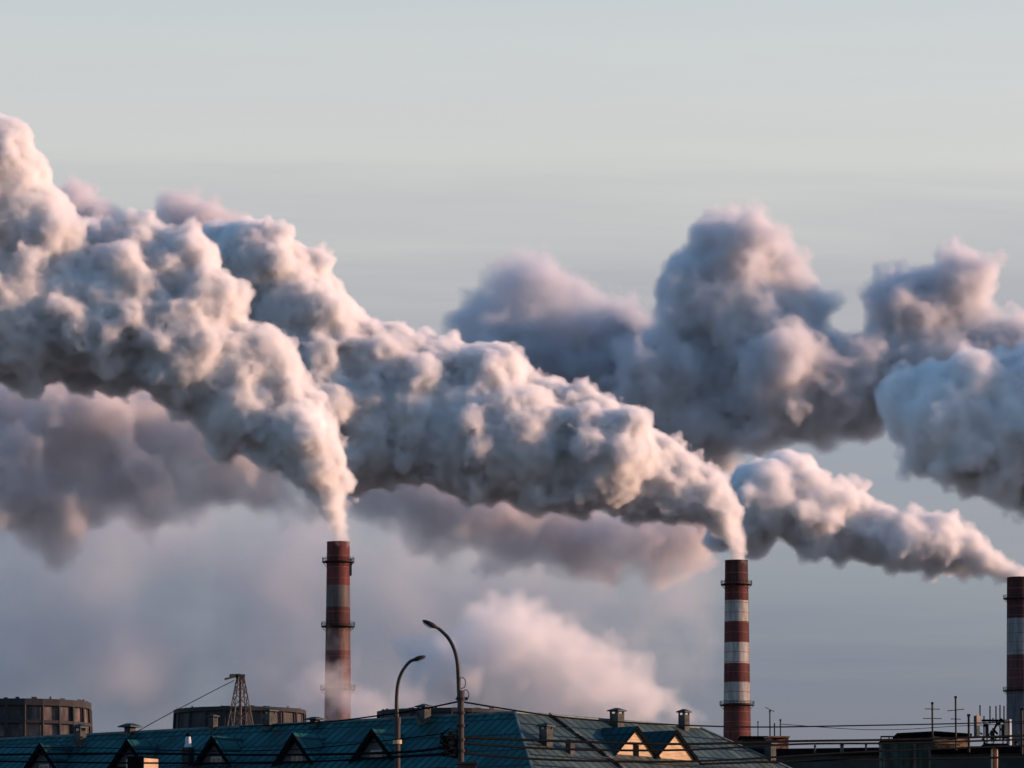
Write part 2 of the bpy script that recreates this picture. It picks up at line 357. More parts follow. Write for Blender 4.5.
# ------------------------------------------------------------------ red and white stacks
def stack_mat(name, z_top, bands, streak=.5):
    m = bpy.data.materials.new(name); m.use_nodes = True; t = m.node_tree; p = t.nodes['Principled BSDF']; L = t.links.new
    p.inputs['Roughness'].default_value = .85; p.inputs['Specular IOR Level'].default_value = .2
    g = t.nodes.new('ShaderNodeNewGeometry'); sp_ = t.nodes.new('ShaderNodeSeparateXYZ'); L(g.outputs['Position'], sp_.inputs[0])
    n0 = t.nodes.new('ShaderNodeTexNoise'); n0.inputs['Scale'].default_value = .8; n0.inputs['Detail'].default_value = 4; L(g.outputs['Position'], n0.inputs['Vector'])
    zz = t.nodes.new('ShaderNodeMath'); zz.operation = 'MULTIPLY_ADD'; zz.inputs[1].default_value = .5; L(n0.outputs['Fac'], zz.inputs[0]); L(sp_.outputs['Z'], zz.inputs[2])
    zmin = bands[-1][0]; mr_ = t.nodes.new('ShaderNodeMapRange'); mr_.inputs['From Min'].default_value = zmin; mr_.inputs['From Max'].default_value = z_top + 1; L(zz.outputs[0], mr_.inputs['Value'])
    r = t.nodes.new('ShaderNodeValToRGB'); r.color_ramp.interpolation = 'CONSTANT'; L(mr_.outputs[0], r.inputs[0])
    bs = sorted(bands); e = r.color_ramp.elements
    while len(e) < len(bs): e.new(.5)
    for q, (z, c) in zip(e, bs): q.position = max(0, (z - zmin) / (z_top + 1 - zmin)); q.color = (*c, 1)
    mpn = t.nodes.new('ShaderNodeMapping'); mpn.inputs['Scale'].default_value = (1, 1, .12); L(g.outputs['Position'], mpn.inputs[0])
    n = t.nodes.new('ShaderNodeTexNoise'); n.inputs['Scale'].default_value = .55; n.inputs['Detail'].default_value = 8; n.inputs['Roughness'].default_value = .7; L(mpn.outputs[0], n.inputs['Vector'])
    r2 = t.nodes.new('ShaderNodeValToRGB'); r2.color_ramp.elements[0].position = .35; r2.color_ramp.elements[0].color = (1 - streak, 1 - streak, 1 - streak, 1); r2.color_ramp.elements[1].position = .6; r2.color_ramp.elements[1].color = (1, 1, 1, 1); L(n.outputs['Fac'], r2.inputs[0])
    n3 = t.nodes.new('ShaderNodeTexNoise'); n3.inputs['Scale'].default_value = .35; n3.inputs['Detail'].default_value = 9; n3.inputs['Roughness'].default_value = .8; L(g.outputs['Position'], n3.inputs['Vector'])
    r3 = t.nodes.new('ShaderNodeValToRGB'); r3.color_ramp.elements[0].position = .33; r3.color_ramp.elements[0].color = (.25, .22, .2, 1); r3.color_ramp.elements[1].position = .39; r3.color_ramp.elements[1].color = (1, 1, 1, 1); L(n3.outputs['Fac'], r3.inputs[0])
    a = t.nodes.new('ShaderNodeMix'); a.data_type = 'RGBA'; a.blend_type = 'MULTIPLY'; a.inputs[0].default_value = 1; L(r.outputs[0], a.inputs[6]); L(r2.outputs[0], a.inputs[7])
    b = t.nodes.new('ShaderNodeMix'); b.data_type = 'RGBA'; b.blend_type = 'MULTIPLY'; b.inputs[0].default_value = .7; L(a.outputs[2], b.inputs[6]); L(r3.outputs[0], b.inputs[7]); L(b.outputs[2], p.inputs['Base Color'])
    return m
RED = (.105, .033, .032); DRED = (.06, .026, .026); WHT = (.36, .355, .335); SOOT = (.05, .035, .035)  # red dulled and desaturated to stand in for distance haze
def stack(x, ytop, ybase, wtop, wbase, Y, bands_px, rings_px, label, ladder=True, extra=0):
    k = mpp(Y); top = at(x, ytop, Y); rt, rb_ = wtop * k / 2, wbase * k / 2
    zt = top.z; zb = at(x, ybase, Y).z
    slope = (rb_ - rt) / (zt - zb)
    r = empty('chimney_stack', (top.x, top.y, 0), label=label, cat='chimney', group='red and white industrial stacks')
    bands = [(at(x, y2, Y).z, c) for y2, c in bands_px]
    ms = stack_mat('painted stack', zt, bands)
    R0 = rt + slope * zt
    prof = [(R0, 0), (rt, zt - .4), (rt + .12, zt - .4), (rt + .12, zt), (rt - .7, zt), (rt - .7, zt - 25), (rt - .75, zt - 25.2)]
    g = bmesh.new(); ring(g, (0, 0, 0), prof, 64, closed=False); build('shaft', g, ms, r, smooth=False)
    for p_ in r.children: p_.data.polygons.foreach_set('use_smooth', [True] * len(p_.data.polygons)); p_.data.set_sharp_from_angle(angle=math.radians(40))
    g = bmesh.new(); n_ = 64
    for yy in rings_px:
        z = at(x, yy, Y).z; rr = rt + slope * (zt - z); w = 1.9
        ring(g2 := bmesh.new(), (0, 0, 0), [(rr - .1, z), (rr + w, z), (rr + w, z + .35), (rr - .1, z + .35)], n_)
        pl = build('gallery', g2, M['dark'], r)
        g3 = bmesh.new()
        for h in (.9, 1.5): ring(g3, (0, 0, z + .35 + h), [(rr + w - .14, 0), (rr + w - .02, 0), (rr + w - .02, .14), (rr + w - .14, .14)], n_)
        for i in range(28):
            a = i / 28 * 2 * math.pi; box(g3, ((rr + w - .08) * math.cos(a), (rr + w - .08) * math.sin(a), z + .36), (.12, .12, 1.5))
        for i in range(14):
            a = (i + .5) / 14 * 2 * math.pi; tube(g3, [(rr * math.cos(a), rr * math.sin(a), z - 1.8), ((rr + w - .1) * math.cos(a), (rr + w - .1) * math.sin(a), z - .02)], .09, 5)
        build('railing', g3, M['dark'], pl)
    # caged ladder on the sunny side
    g = bmesh.new(); a = math.radians(-28); ca, sa = math.cos(a), math.sin(a)
    lo, hi = (R0 + .45), (rt + .5)
    for off in (-.35, .35):
        tube(g, [(lo * ca - off * sa, lo * sa + off * ca, 3), (hi * ca - off * sa, hi * sa + off * ca, zt)], .06, 5)
    nn = int(zt / 2.2)
    for i in range(nn):
        z = 3 + (zt - 3) * i / nn; rr = lo + (hi - lo) * z / zt
        tube(g, [(rr * ca + .35 * sa, rr * sa - .35 * ca, z), (rr * ca - .35 * sa, rr * sa + .35 * ca, z)], .05, 4)
    build('ladder', g, M['dark'], r)
    # iron bands
    g = bmesh.new(); z = zt - 6
    while z > 60:
        rr = rt + slope * (zt - z); ring(g, (0, 0, z), [(rr - .02, 0), (rr + .05, 0), (rr + .05, .22), (rr - .02, .22)], 48); z -= 4.6
    build('iron_band', g, M['rust'], r)
    return r, top, rt, zt
ST1 = stack(338.3, 542, 717, 22.5, 26.5, 2400, [(542, RED), (549, RED), (585.5, RED), (607.5, (.30, .27, .25)), (628, RED), (651, (.30, .27, .25)), (678, RED), (718, RED), (760, RED), (800, WHT), (850, RED)][::1] and
            [(585.5, (.14, .04, .038)), (607.5, (.14, .12, .11)), (630, (.10, .038, .035)), (652, (.16, .10, .09)), (676, (.13, .055, .05)), (700, (.16, .09, .08)), (760, (.12, .035, .03)), (820, WHT), (1100, RED)],  # band colours muted to stand in for the smoke veil
            [562.5, 627, 690], 'red stack with faded bands veiled by smoke, left of the street lamps')
g = bmesh.new(); box(g, (ST1[2] + .6, -.8, ST1[3] - 14), (.7, 1.2, 7)); build('equipment_box', g, M['dark'], ST1[0])
ST2 = stack(736.3, 560.5, 745, 22.5, 27.5, 2700, [(582, DRED), (602, RED), (622, WHT), (643, RED), (664, WHT), (684, RED), (705, WHT), (765, RED), (800, WHT), (840, RED), (1100, WHT)],
            [585, 705.5], 'tall red and white banded stack standing alone right of the sunlit gables')
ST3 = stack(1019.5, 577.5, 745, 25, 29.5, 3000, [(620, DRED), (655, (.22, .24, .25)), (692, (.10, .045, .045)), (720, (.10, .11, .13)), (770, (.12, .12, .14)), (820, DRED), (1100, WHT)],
            [599, 691], 'dark stack cut by the right edge of the view')

# ------------------------------------------------------------------ cooling towers
def cooling_tower(x, ytop, wpx, Y, label, flare=.985, nside=20, rimh=8, clad='clad'):
    k = mpp(Y); t_ = at(x, ytop, Y); R = wpx * k / 2; H = t_.z
    r = empty('cooling_tower', (t_.x, t_.y, 0), math.radians(7), label=label, cat='cooling tower', group='cooling towers behind the teal roof')
    g = bmesh.new(); ring(g, (0, 0, 0), [(R * 1.25, 0), (R * flare * .97, H - rimh * k), (R * flare * .93, H - rimh * k), (R * .9, H * .5), (R * .9, H * .5 - 1)], nside, closed=False); build('shell', g, M[clad], r)
    g = bmesh.new(); ring(g, (0, 0, H - rimh * k), [(R * .93, 0), (R, 0), (R, rimh * k), (R * .93, rimh * k)], nside)
    rr_ = random.Random(int(x))
    for i in range(nside):
        a = math.pi * 2 * (i + rr_.random()) / nside; box(g, (R * .95 * math.cos(a), R * .95 * math.sin(a), H - .05), (rr_.uniform(.15, 2.2), .2, rr_.uniform(.15, .55)), a + 1.57)
    build('rim', g, M['rim'], r)
    g = bmesh.new()
    for i in range(nside):
        a = 2 * math.pi * i / nside
        tube(g, [(R * 1.26 * math.cos(a), R * 1.26 * math.sin(a), 0), (R * .985 * math.cos(a), R * .985 * math.sin(a), H - rimh * k)], .3, 6)
    build('column', g, M['rim'], r, kind=None)
    g = bmesh.new()
    for q in (24, 40):
        z = H - q * k; rr = R * (.985 + (1.26 - .985) * q * k / (H - rimh * k) * .95)
        ring(g, (0, 0, z), [(rr - .5, 0), (rr + .15, 0), (rr + .15, .6), (rr - .5, .6)], nside)
    build('ring_beam', g, M['rim'], r)
    return r
M['clad'] = mat('corrugated cladding', (.035, .036, .041), .85, scale=.12, stretch=(1, 1, .4), col2=(.09, .075, .07), thresh=(.4, .7))  # greyed and darkened in place of the haze before the towers
M['clad_sun'] = mat('sun toned cladding', (.05, .048, .05), .9, scale=.28, col2=(.17, .13, .11), thresh=(.42, .66), stretch=(1, 1, .5))  # sun on the left tower's panels put in as lighter, warmer colour
M['rim'] = mat('tower frame', (.026, .026, .029), .9, scale=.3)
cooling_tower(22, 703, 138, 1150, 'ribbed polygonal cooling tower at the left edge with sun on its right panels', rimh=6.5, clad='clad_sun', nside=24)
cooling_tower(240, 710.5, 132, 1500, 'brown cooling tower behind the lattice pylon', rimh=4)
cooling_tower(444, 712, 134, 1700, 'low dark cooling tower behind the two street lamps', rimh=4)

# ------------------------------------------------------------------ lattice pylon
M['pyl'] = mat('dull pylon steel', (.085, .07, .062), .8, scale=2)
Yp = 700; k = mpp(Yp); pb = at(240, 727, Yp); pt = at(240.5, 677, Yp)
pyl = empty('lattice_pylon', (pt.x, pt.y, 0), math.radians(20), label='small steel lattice pylon on the skyline in front of the brown cooling tower', cat='pylon')
H = pt.z; half = lambda z: .45 + (H - z) * .135 if z > H - 22 else .45 + 22 * .135
half = lambda z: .35 + (H - z) * .15 if z > H - 30 else 4.85 + (H - 30 - z) * .1
g = bmesh.new()
for i, j in ((-1, -1), (1, -1), (1, 1), (-1, 1)):
    tube(g, [(i * half(0), j * half(0), 0), (i * half(H - 30), j * half(H - 30), H - 30), (i * half(H), j * half(H), H)], .075, 5)
build('leg', g, M['pyl'], pyl)
g = bmesh.new(); tube(g, [(0, 0, 0), (0, 0, H)], .17, 6); build('centre_post', g, M['pyl'], pyl)
g = bmesh.new(); zs = [H]
while zs[-1] > 3: zs.append(zs[-1] - half(zs[-1]) * 2.6)
for a, b in zip(zs, zs[1:]):
    b = max(b, 0)
    for (i, j), (i2, j2) in (((-1, -1), (1, -1)), ((1, -1), (1, 1)), ((1, 1), (-1, 1)), ((-1, 1), (-1, -1))):
        tube(g, [(i * half(a), j * half(a), a), (i2 * half(b), j2 * half(b), b)], .07, 4); tube(g, [(i2 * half(a), j2 * half(a), a), (i * half(b), j * half(b), b)], .045, 4)
build('bracing', g, M['pyl'], pyl)
g = bmesh.new(); box(g, (0, 0, H - .1), (.9, .8, .4)); tube(g, [(0, 0, H + .2), (-2.1, -.5, H - .35)], .13, 5); tube(g, [(0, 0, H + .2), (-1.4, -.3, H + .1)], .2, 5); build('cross_arm', g, M['dark'], pyl)

# ------------------------------------------------------------------ flat dark building on the right with its roof structures
Yr = 430; k = mpp(Yr)
M['dkteal'] = mat('dark painted plaster', (.018, .028, .03), .9, scale=.5, col2=(.03, .045, .048))
a, b = at(735, 749.5, Yr + 6), at(1120, 747, Yr)
fb = empty('flat_building', (a.x, a.y, 0), label='dark flat roofed block at the bottom right, below the aerials and the rooftop hut', cat='building')
o_ = Vector((a.x, a.y, 0)); du = Vector((b.x - a.x, b.y - a.y, 0)); dn = Vector((du.y, -du.x, 0)).normalized()
g = bmesh.new(); prism(g, [Vector((0, 0, 0)), du, du - dn * 16, -dn * 16], Av(a.z - .5)); build('wall', g, M['dkteal'], fb)
g = bmesh.new(); prism(g, [dn * .35 - du.normalized() * .3, du + dn * .35, du - dn * 16.3, -dn * 16.3 - du.normalized() * .3], Av(.5)); bmesh.ops.translate(g, verts=g.verts[:], vec=Av(a.z - .498)); build('roof', g, M['black'], fb)
for q in range(9):
    for fl in range(2):
        p = du * ((q + .6) / 9.5) + dn * .01 + Av(a.z - 4.6 - fl * 3.1)
        d = du.normalized(); g = bmesh.new(); prism(g, [p - d * .8, p + d * .8, p + d * .8 + Av(1.6), p - d * .8 + Av(1.6)], dn * .05); w_ = build('window', g, M['zinc'], fb)
        g = bmesh.new(); prism(g, [p - d * .68 + Av(.1), p + d * .68 + Av(.1), p + d * .68 + Av(1.5), p - d * .68 + Av(1.5)], dn * .055); build('pane', g, M['glass'], w_)
def pbox(name, x0, x1, y0, y1, Y, dep, m, parent, rz=0, extra=0):
    """box whose front face spans the given part of the picture at depth Y"""
    c0 = at((x0 + x1) / 2, y1, Y); c1 = at((x0 + x1) / 2, y0, Y); w = (x1 - x0) * mpp(Y)
    g = bmesh.new(); c = Vector((c0.x, c0.y + dep / 2, c0.z - extra)) - (parent.location if parent else Vector())
    box(g, c, (w, dep, c1.z - c0.z + extra), rz); return build(name, g, m, parent)
# green stair tower
st = empty('stair_tower', at(905, 768, 424), label='dark green rooftop stair tower with a railing, left of the hut with the ochre wall', cat='stair tower')
st.location.z = 0
pbox('wall', 882, 931, 742, 768, 424, 3, mat('dark green sheeting', (.006, .014, .013), .8, scale=1.2, col2=(.02, .045, .04), thresh=(.4, .6), stretch=(3, 3, .3)), st, extra=22)
pbox('roof', 881, 932, 740, 742, 423.8, 3.4, M['black'], st)
pbox('corner_post', 883, 885, 748, 768, 423.6, .15, M['zinc'], st, extra=20); pbox('corner_post', 914, 916, 743, 768, 423.6, .15, M['zinc'], st, extra=20)
pbox('corner_post', 929, 931, 747, 768, 423.6, .15, M['zinc'], st, extra=20)
g = bmesh.new()
zr = at(900, 737, 424)
for xx in (881, 889, 897): q = at(xx, 740, 424); box(g, q - st.location, (.08, .08, .28))
tube(g, [at(881, 736.6, 424) - st.location, at(899, 736.6, 424) - st.location], .06, 5); build('railing', g, M['black'], st)
# ochre lift house
lh = empty('roof_hut', at(934, 748, 432), label='rooftop hut with a dark sloping roof and sunlit ochre wall', cat='roof hut')
pbox('wall', 899, 969, 735, 749, 432, 4, M['dkteal'], lh)
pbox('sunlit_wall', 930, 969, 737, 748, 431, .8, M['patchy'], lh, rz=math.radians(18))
g = bmesh.new(); z = [at(897, 733, 430.5), at(935, 731, 430.5), at(972, 733.5, 430.5)]; L0 = lh.location
prism(g, [p - L0 for p in z] + [p - L0 + Av(.0) + Vector((0, 5, 0)) for p in z[::-1]], Av(-.16)); build('roof', g, M['black'], lh)
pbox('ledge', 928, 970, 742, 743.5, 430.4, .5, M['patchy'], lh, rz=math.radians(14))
# orange brick flue block beside the second stack
bf = empty('brick_flue', at(775, 752, 440), label='sunlit orange brick flue block at the foot of the tallest banded stack', cat='flue')
pbox('shaft', 768, 787, 737, 751, 440, 1.4, M['brick'], bf, rz=math.radians(12))
pbox('coping', 767.3, 787.7, 736, 737.5, 439.6, 1.7, M['brick'], bf, rz=math.radians(12))
dr = empty('rooftop_shed', at(755, 749, 441), label='low dark shed roof between the banded stack and the orange brick flue', cat='shed')
pbox('shed_wall', 742, 767, 738, 750, 442, 3, M['dkteal'], dr); pbox('roof', 740, 768, 736, 738, 441.5, 3.8, M['black'], dr)

def antenna(x, y0, y1, Y, label, yagi=(), th_=.05, dish=None, knob=True):
    b_, t2 = at(x, y1, Y), at(x, y0, Y); r = empty('antenna', b_, label=label, cat='antenna', group='aerials on the roofs to the right')
    H_ = t2.z - b_.z; g = bmesh.new(); tube(g, [(0, 0, -.3), (0, 0, H_)], th_, 6); build('mast', g, M['dark'], r)
    k_ = mpp(Y)
    for (yy, w, tilt) in yagi:
        z = at(x, yy, Y).z - b_.z; g = bmesh.new(); w_ = w * k_ / 2
        tube(g, [(-w_, -.2, z - w_ * tilt), (w_, .25, z + w_ * tilt)], .028, 5)
        for q in (-.9, -.5, -.1, .35, .8):
            tube(g, [(w_ * q - .05, -.45, z + w_ * tilt * q), (w_ * q + .05, .45, z + w_ * tilt * q)], .018, 4)
        build('yagi', g, M['dark'], r)
    if knob: g = bmesh.new(); box(g, (0, 0, H_ - .02), (th_ * 2.6, th_ * 2.6, .16)); build('mast_head', g, M['dark'], r)
    return r
antenna(770, 712, 738, 443, 'tallest aerial above the orange brick flue, with a tilted yagi on top', [(709.5, 9, -.45)])
antenna(774.5, 723, 738, 443, 'thin bare mast between two aerials above the brick flue', knob=False)
antenna(780.5, 721, 740, 443, 'bare mast with a boxy head at the right end of the brick flue')
antenna(758, 723, 738, 443, 'short thin aerial right beside the banded stack', th_=.035)
antenna(932.5, 704, 732, 430, 'aerial with wide crossbars standing on top of the ochre walled hut', [(709, 15, 0), (718.5, 19, 0)], th_=.07)
antenna(956, 698, 746, 429, 'tallest thin aerial at the right, with tilted crossbars', [(710, 17, .12), (719, 10, 0)], th_=.07)
antenna(969, 716, 748, 428, 'stout plain mast between the tallest thin aerial and the cell mast', th_=.09)
antenna(1022, 710, 750, 428, 'pale mast in front of the dark stack at the right edge', th_=.10)
# arc bracket on the hut
# cell mast with panels
cm = empty('cell_mast', at(996, 768, 300), label='cell mast carrying tall white panel antennas at the right', cat='cell mast')
Yc = 300; kc = mpp(Yc); cm.location.z = 0; CL = cm.location
def P(x, y, dY=0): return at(x, y, Yc + dY) - CL
g = bmesh.new(); q = P(994.5, 748); tube(g, [(q.x, q.y, 0), (q.x, q.y, q.z)], .16, 10); build('pole', g, M['rust'], cm)
g = bmesh.new(); tube(g, [P(992, 768, -.3), P(992, 749, -.3)], .05, 6); tube(g, [P(997, 768, -.3), P(997, 749, -.3)], .05, 6); build('cable', g, M['stucco'], cm)
g = bmesh.new()
for yy in (720.5, 737, 746):
    for dd in (-.5, .5): tube(g, [P(982, yy, dd), P(1011, yy, dd)], .06, 5)
    for xx in (982, 996, 1011): tube(g, [P(xx, yy, -.5), P(xx, yy, .5)], .05, 5)
tube(g, [P(983, 746.5, 0), P(1008, 746.5, 0)], .16, 6)
tube(g, [P(984, 748, 0), P(1004, 749, 0)], .13, 6)
build('platform', g, M['black'], cm)
rng0 = random.Random(4)
for x, y0, y1, w, m in ((978, 715, 738, 3.2, 'stucco'), (975, 716, 738, 1.2, 'zinc'), (1006.5, 720, 737, 3.2, 'rustp'), (1010.5, 719.5, 746, 1.8, 'white')):
    mm = M.get(m) or M['stucco']; q = P(x, y1, -.6); g = bmesh.new(); box(g, q, (w * kc, .14, (y1 - y0) * kc), .3); build('panel_antenna', g, mm, cm)
g = bmesh.new()
for x, y0, y1 in ((984, 716, 748), (987, 726, 748), (1000, 705, 740), (1003, 726, 746), (992, 730, 742), (993, 718, 722), (996, 706, 722), (990, 706, 724), (1004, 706, 740), (980, 705, 716)):
    tube(g, [P(x, y1, .2), P(x, y0, .2)], .035, 5)
rc_ = random.Random(9)
for i in range(16):
    x = rc_.uniform(980, 1010); y = rc_.uniform(722, 744); tube(g, [P(x, y, rc_.uniform(-.5, .5)), P(x + rc_.uniform(-5, 5), y + rc_.uniform(-8, 8), rc_.uniform(-.5, .5))], rc_.choice((.03, .045, .06)), 5)
build('whip', g, M['black'], cm)
for x, y0, y1, w in ((987, 724, 737, 3), (1003, 725, 737, 3), (992.5, 731, 741, 4)):
    g = bmesh.new(); box(g, P(x, y1, 0), (w * kc, .3, (y1 - y0) * kc)); build('radio_unit', g, M['dark'], cm)

for x, y0, w, lab in ((815, 746.5, 3, 'short vent pipe nearest the brick flue on the flat dark roof'), (842, 745.5, 5, 'low boxy vent midway along the flat dark roof'), (866, 744.5, 3, 'short vent pipe just left of the green stair tower'), (1016, 743, 5, 'low boxy vent right of the cell mast')):
    r = empty('roof_vent', at(x, 749, 433), label=lab, cat='roof vent'); z1 = at(x, y0, 433).z - r.location.z; w_ = w * mpp(433)
    g = bmesh.new(); tube(g, [(0, 0, -.3), (0, 0, z1)], w_ * .35, 10); build('pipe', g, M['zinc'], r)
    g = bmesh.new(); ring(g, (0, 0, z1), [(.0, .0), (w_ * .55, 0), (w_ * .1, .14), (0, .14)], 12); build('hood', g, M['black'], r)

# ------------------------------------------------------------------ street lamps
def arm_pts(c, n=10):
    out = []
    c = [Vector(p) for p in c]
    for i in range(len(c) - 1):
        p0, p1, p2, p3 = c[max(i - 1, 0)], c[i], c[i + 1], c[min(i + 2, len(c) - 1)]
        for j in range(n):
            t_ = j / n; out.append(.5 * ((2 * p1) + (p2 - p0) * t_ + (2 * p0 - 5 * p1 + 4 * p2 - p3) * t_ ** 2 + (3 * p1 - p0 - 3 * p2 + p3) * t_ ** 3))
    out.append(c[-1]); return out
def street_lamp(px, Y, arm, head, wpole, ycol, label, gear=False):
    k = mpp(Y); b_ = at(px, 760, Y); r = empty('street_lamp', (b_.x, b_.y, 0), label=label, cat='street lamp', group='street lamps in front of the teal roof')
    A = [at(x, y, Y) - r.location for x, y in arm]
    zc = at(px, ycol, Y).z
    g = bmesh.new(); tube(g, [(0, 0, 0), (0, 0, zc)], [wpole * k * .62, wpole * k * .46], 12); ring(g, (0, 0, zc - .12), [(.0, 0), (wpole * k * .52, 0), (wpole * k * .52, .15), (.0, .15)], 12); build('pole', g, M['concrete'], r)
    g = bmesh.new(); pts = arm_pts(A); tube(g, pts, [.045 - .012 * i / len(pts) for i in range(len(pts))], 10)
    tube(g, [(0, 0, zc - .1), A[0]], .055, 10); build('arm', g, M['armsteel'], r)
    (hx0, hy0), (hx1, hy1) = head; p0, p1 = at(hx0, hy0, Y) - r.location, at(hx1, hy1, Y) - r.location
    d = (p1 - p0); L_ = d.length; d.normalize(); side = Vector((0, 1, 0)); up = side.cross(d); up = up if up.z > 0 else -up
    g = bmesh.new(); secs = []
    for f, w, hu, hd in ((0, .045, .03, .035), (.2, .07, .055, .045), (.33, .12, .075, .07), (.55, .135, .075, .075), (.85, .11, .05, .05), (1, .05, .015, .02)):
        c = p0 + d * L_ * f; secs.append([g.verts.new(c + side * w * .8 * a + up * .68 * (hu if b > 0 else -hd) * (1 if abs(a) < .9 else .5)) for a, b in ((-1, -1), (-.5, -1), (.5, -1), (1, -1), (1, 1), (.5, 1), (-.5, 1), (-1, 1))])
    for s0, s1 in zip(secs, secs[1:]):
        for i in range(8): g.faces.new((s0[i], s0[(i + 1) % 8], s1[(i + 1) % 8], s1[i]))
    g.faces.new(secs[0]); g.faces.new(secs[-1][::-1]); hd_ = build('lamp_head', g, M['dark'], r, smooth=True)
    g = bmesh.new(); c0, c1 = p0 + d * L_ * .4 - up * .05, p0 + d * L_ * .9 - up * .034
    prism(g, [c0 - side * .09, c0 + side * .09, c1 + side * .07, c1 - side * .07], -up * .02); build('lens', g, M['steel'], hd_)
    return r
M['armsteel'] = mat('painted arm steel', (.02, .02, .021), .6, .2, scale=3)
Yl = 125; 
l1 = street_lamp(397.3, 132, [(397, 718), (396.6, 700), (398, 684), (402, 672), (409, 662.5), (414, 659.5)], [(411.5, 661), (425.5, 656)], 6.4, 718.5,
                 'shorter street lamp on a thin pole, arm bending to the right')
l2 = street_lamp(460.6, 118, [(459.3, 701), (458.6, 680), (457.5, 663), (454.5, 650), (449, 639), (442, 631.5), (437, 627.5)], [(438.5, 628.5), (422.5, 620.3)], 7.2, 692,
                 'taller street lamp with arm bending to the left and gear bunched on its pole')
# the small metal sleeve, its yellow glint given by an ochre colour, the wire loops and bunched gear
g = bmesh.new(); q = at(398.5, 744, 132) - l1.location; ring(g, (0, 0, q.z), [(.06, 0), (.10, 0), (.10, .09), (.06, .09)], 12); build('clamp', g, M['stucco'], l1)
def Q(x, y, dY=0): return at(x, y, 118 + dY) - l2.location
g = bmesh.new()
for cx, cy_, rr in ((462, 683, 3.6), (465.5, 695, 3.4)):
    tube(g, [Q(cx + rr * math.cos(a), cy_ + rr * 1.5 * math.sin(a), .02 * a) for a in np.linspace(-2.0, 2.6, 16)], .009, 5)
build('wire_loop', g, M['dark'], l2)
g = bmesh.new()
for x0, x1, y0, y1 in ((443, 447, 736, 743), (449, 454, 734, 742), (446, 450, 747, 753), (452, 456, 749, 754)):
    p0 = Q((x0 + x1) / 2, y1, -.15 + .05 * (x0 % 3)); box(g, p0, ((x1 - x0) * mpp(118), .15, (y1 - y0) * mpp(118)), .2)
for i in range(14):
    tube(g, arm_pts([Q(459, 731 + i * 1.9), Q(449 - i % 3 * 4, 729 + i * 2.1, -.2), Q(441 + i % 4 * 4, 738 + i * 1.4, -.1), Q(459, 740 + i * 1.4)], 5), .014, 4)
build('switch_gear', g, M['black'], l2)
for yy in (700, 714, 727, 741, 752):
    g = bmesh.new(); q = Q(460.6, yy); ring(g, (0, 0, q.z), [(.075, 0), (.1, 0), (.1, .05), (.075, .05)], 12); box(g, (0.11, 0, q.z), (.06, .05, .06)); build('clamp', g, M['dark'], l2)
# kiosk whose top corner shows beside the pole
ks = empty('post_cap', at(465, 768, 116), label='pale square post top just right of the taller street lamp', cat='post'); ks.location.z = 0
pbox('post', 458, 476, 764, 790, 116, .4, M['concrete'], ks, extra=9.0); pbox('cap', 456.5, 477.5, 761.8, 764, 115.95, .46, M['concrete'], ks)

# ------------------------------------------------------------------ wires
def wire(pts, Y0, Y1, r_, label, group='overhead wires', sag=0):
    g = bmesh.new(); n = len(pts); P3 = []
    for i, (x, y) in enumerate(pts):
        f = (x - pts[0][0]) / (pts[-1][0] - pts[0][0]); P3.append(at(x, y, Y0 + (Y1 - Y0) * f))
    tube(g, arm_pts(P3, 8), r_, 5); return build('overhead_wire', g, M['black'], None, label=label, cat='wire', group=group)
wire([(459, 701.5), (427, 708), (397, 713), (340, 720.5), (290, 724.5), (240, 726.5)], 118, 170, .018, 'thick wire sagging left from the taller street lamp past the shorter one')
wire([(461, 701.5), (500, 708), (550, 715.5), (600, 720.5), (680, 725), (760, 727), (860, 725.5), (960, 723.5), (1040, 721)], 118, 190, .020, 'thick wire from the taller street lamp to the right edge')
wire([(234, 680.5), (215, 690), (190, 703), (165, 716), (138, 731)], 700, 640, .05, 'thin wire dropping left from the lattice pylon')
wire([(780, 724), (850, 729), (900, 729.5), (960, 726), (1040, 723)], 401, 390, .022, 'faint thin wire just under the thick wire at the right')
for i, (ya, yb, yc, Yw, rr) in enumerate(((755, 753, 751, 150, .022), (739, 741, 737, 400, .03), (762, 764, 763, 150, .018), (769, 767, 766, 150, .02))): pass
low = [([(-20, 755), (120, 753.5), (260, 755), (397, 752.5), (459, 745)], 150, 118, .028, 'upper dark wire crossing the teal roof left of the street lamps'),
       ([(-20, 761), (130, 763), (300, 762), (459, 753)], 150, 118, .022, 'lower dark wire crossing the teal roof left of the street lamps'),
       ([(461, 737), (560, 741), (680, 744), (800, 741), (900, 739.5), (1040, 735)], 118, 160, .03, 'wire crossing the sunlit gables and passing level with the hut roof'),
       ([(461, 743), (560, 749), (680, 750), (800, 744), (900, 743), (1040, 739)], 118, 160, .026, 'wire crossing the sunlit gables just below their windows'),
       ([(461, 753), (560, 760), (700, 761), (860, 752), (1040, 745)], 118, 160, .026, 'wire sagging under the foot of the sunlit gables'),
       ([(700, 764), (800, 761), (900, 759), (1040, 757)], 140, 160, .028, 'wire low across the dark flat block'),
       ([(461, 731), (400, 739), (300, 749), (200, 751), (100, 748), (-20, 747)], 118, 160, .012, 'thinnest wire rising towards the gear on the taller street lamp')]
for p_, a_, b_, r_, l_ in low: wire(p_, a_, b_, r_, l_)

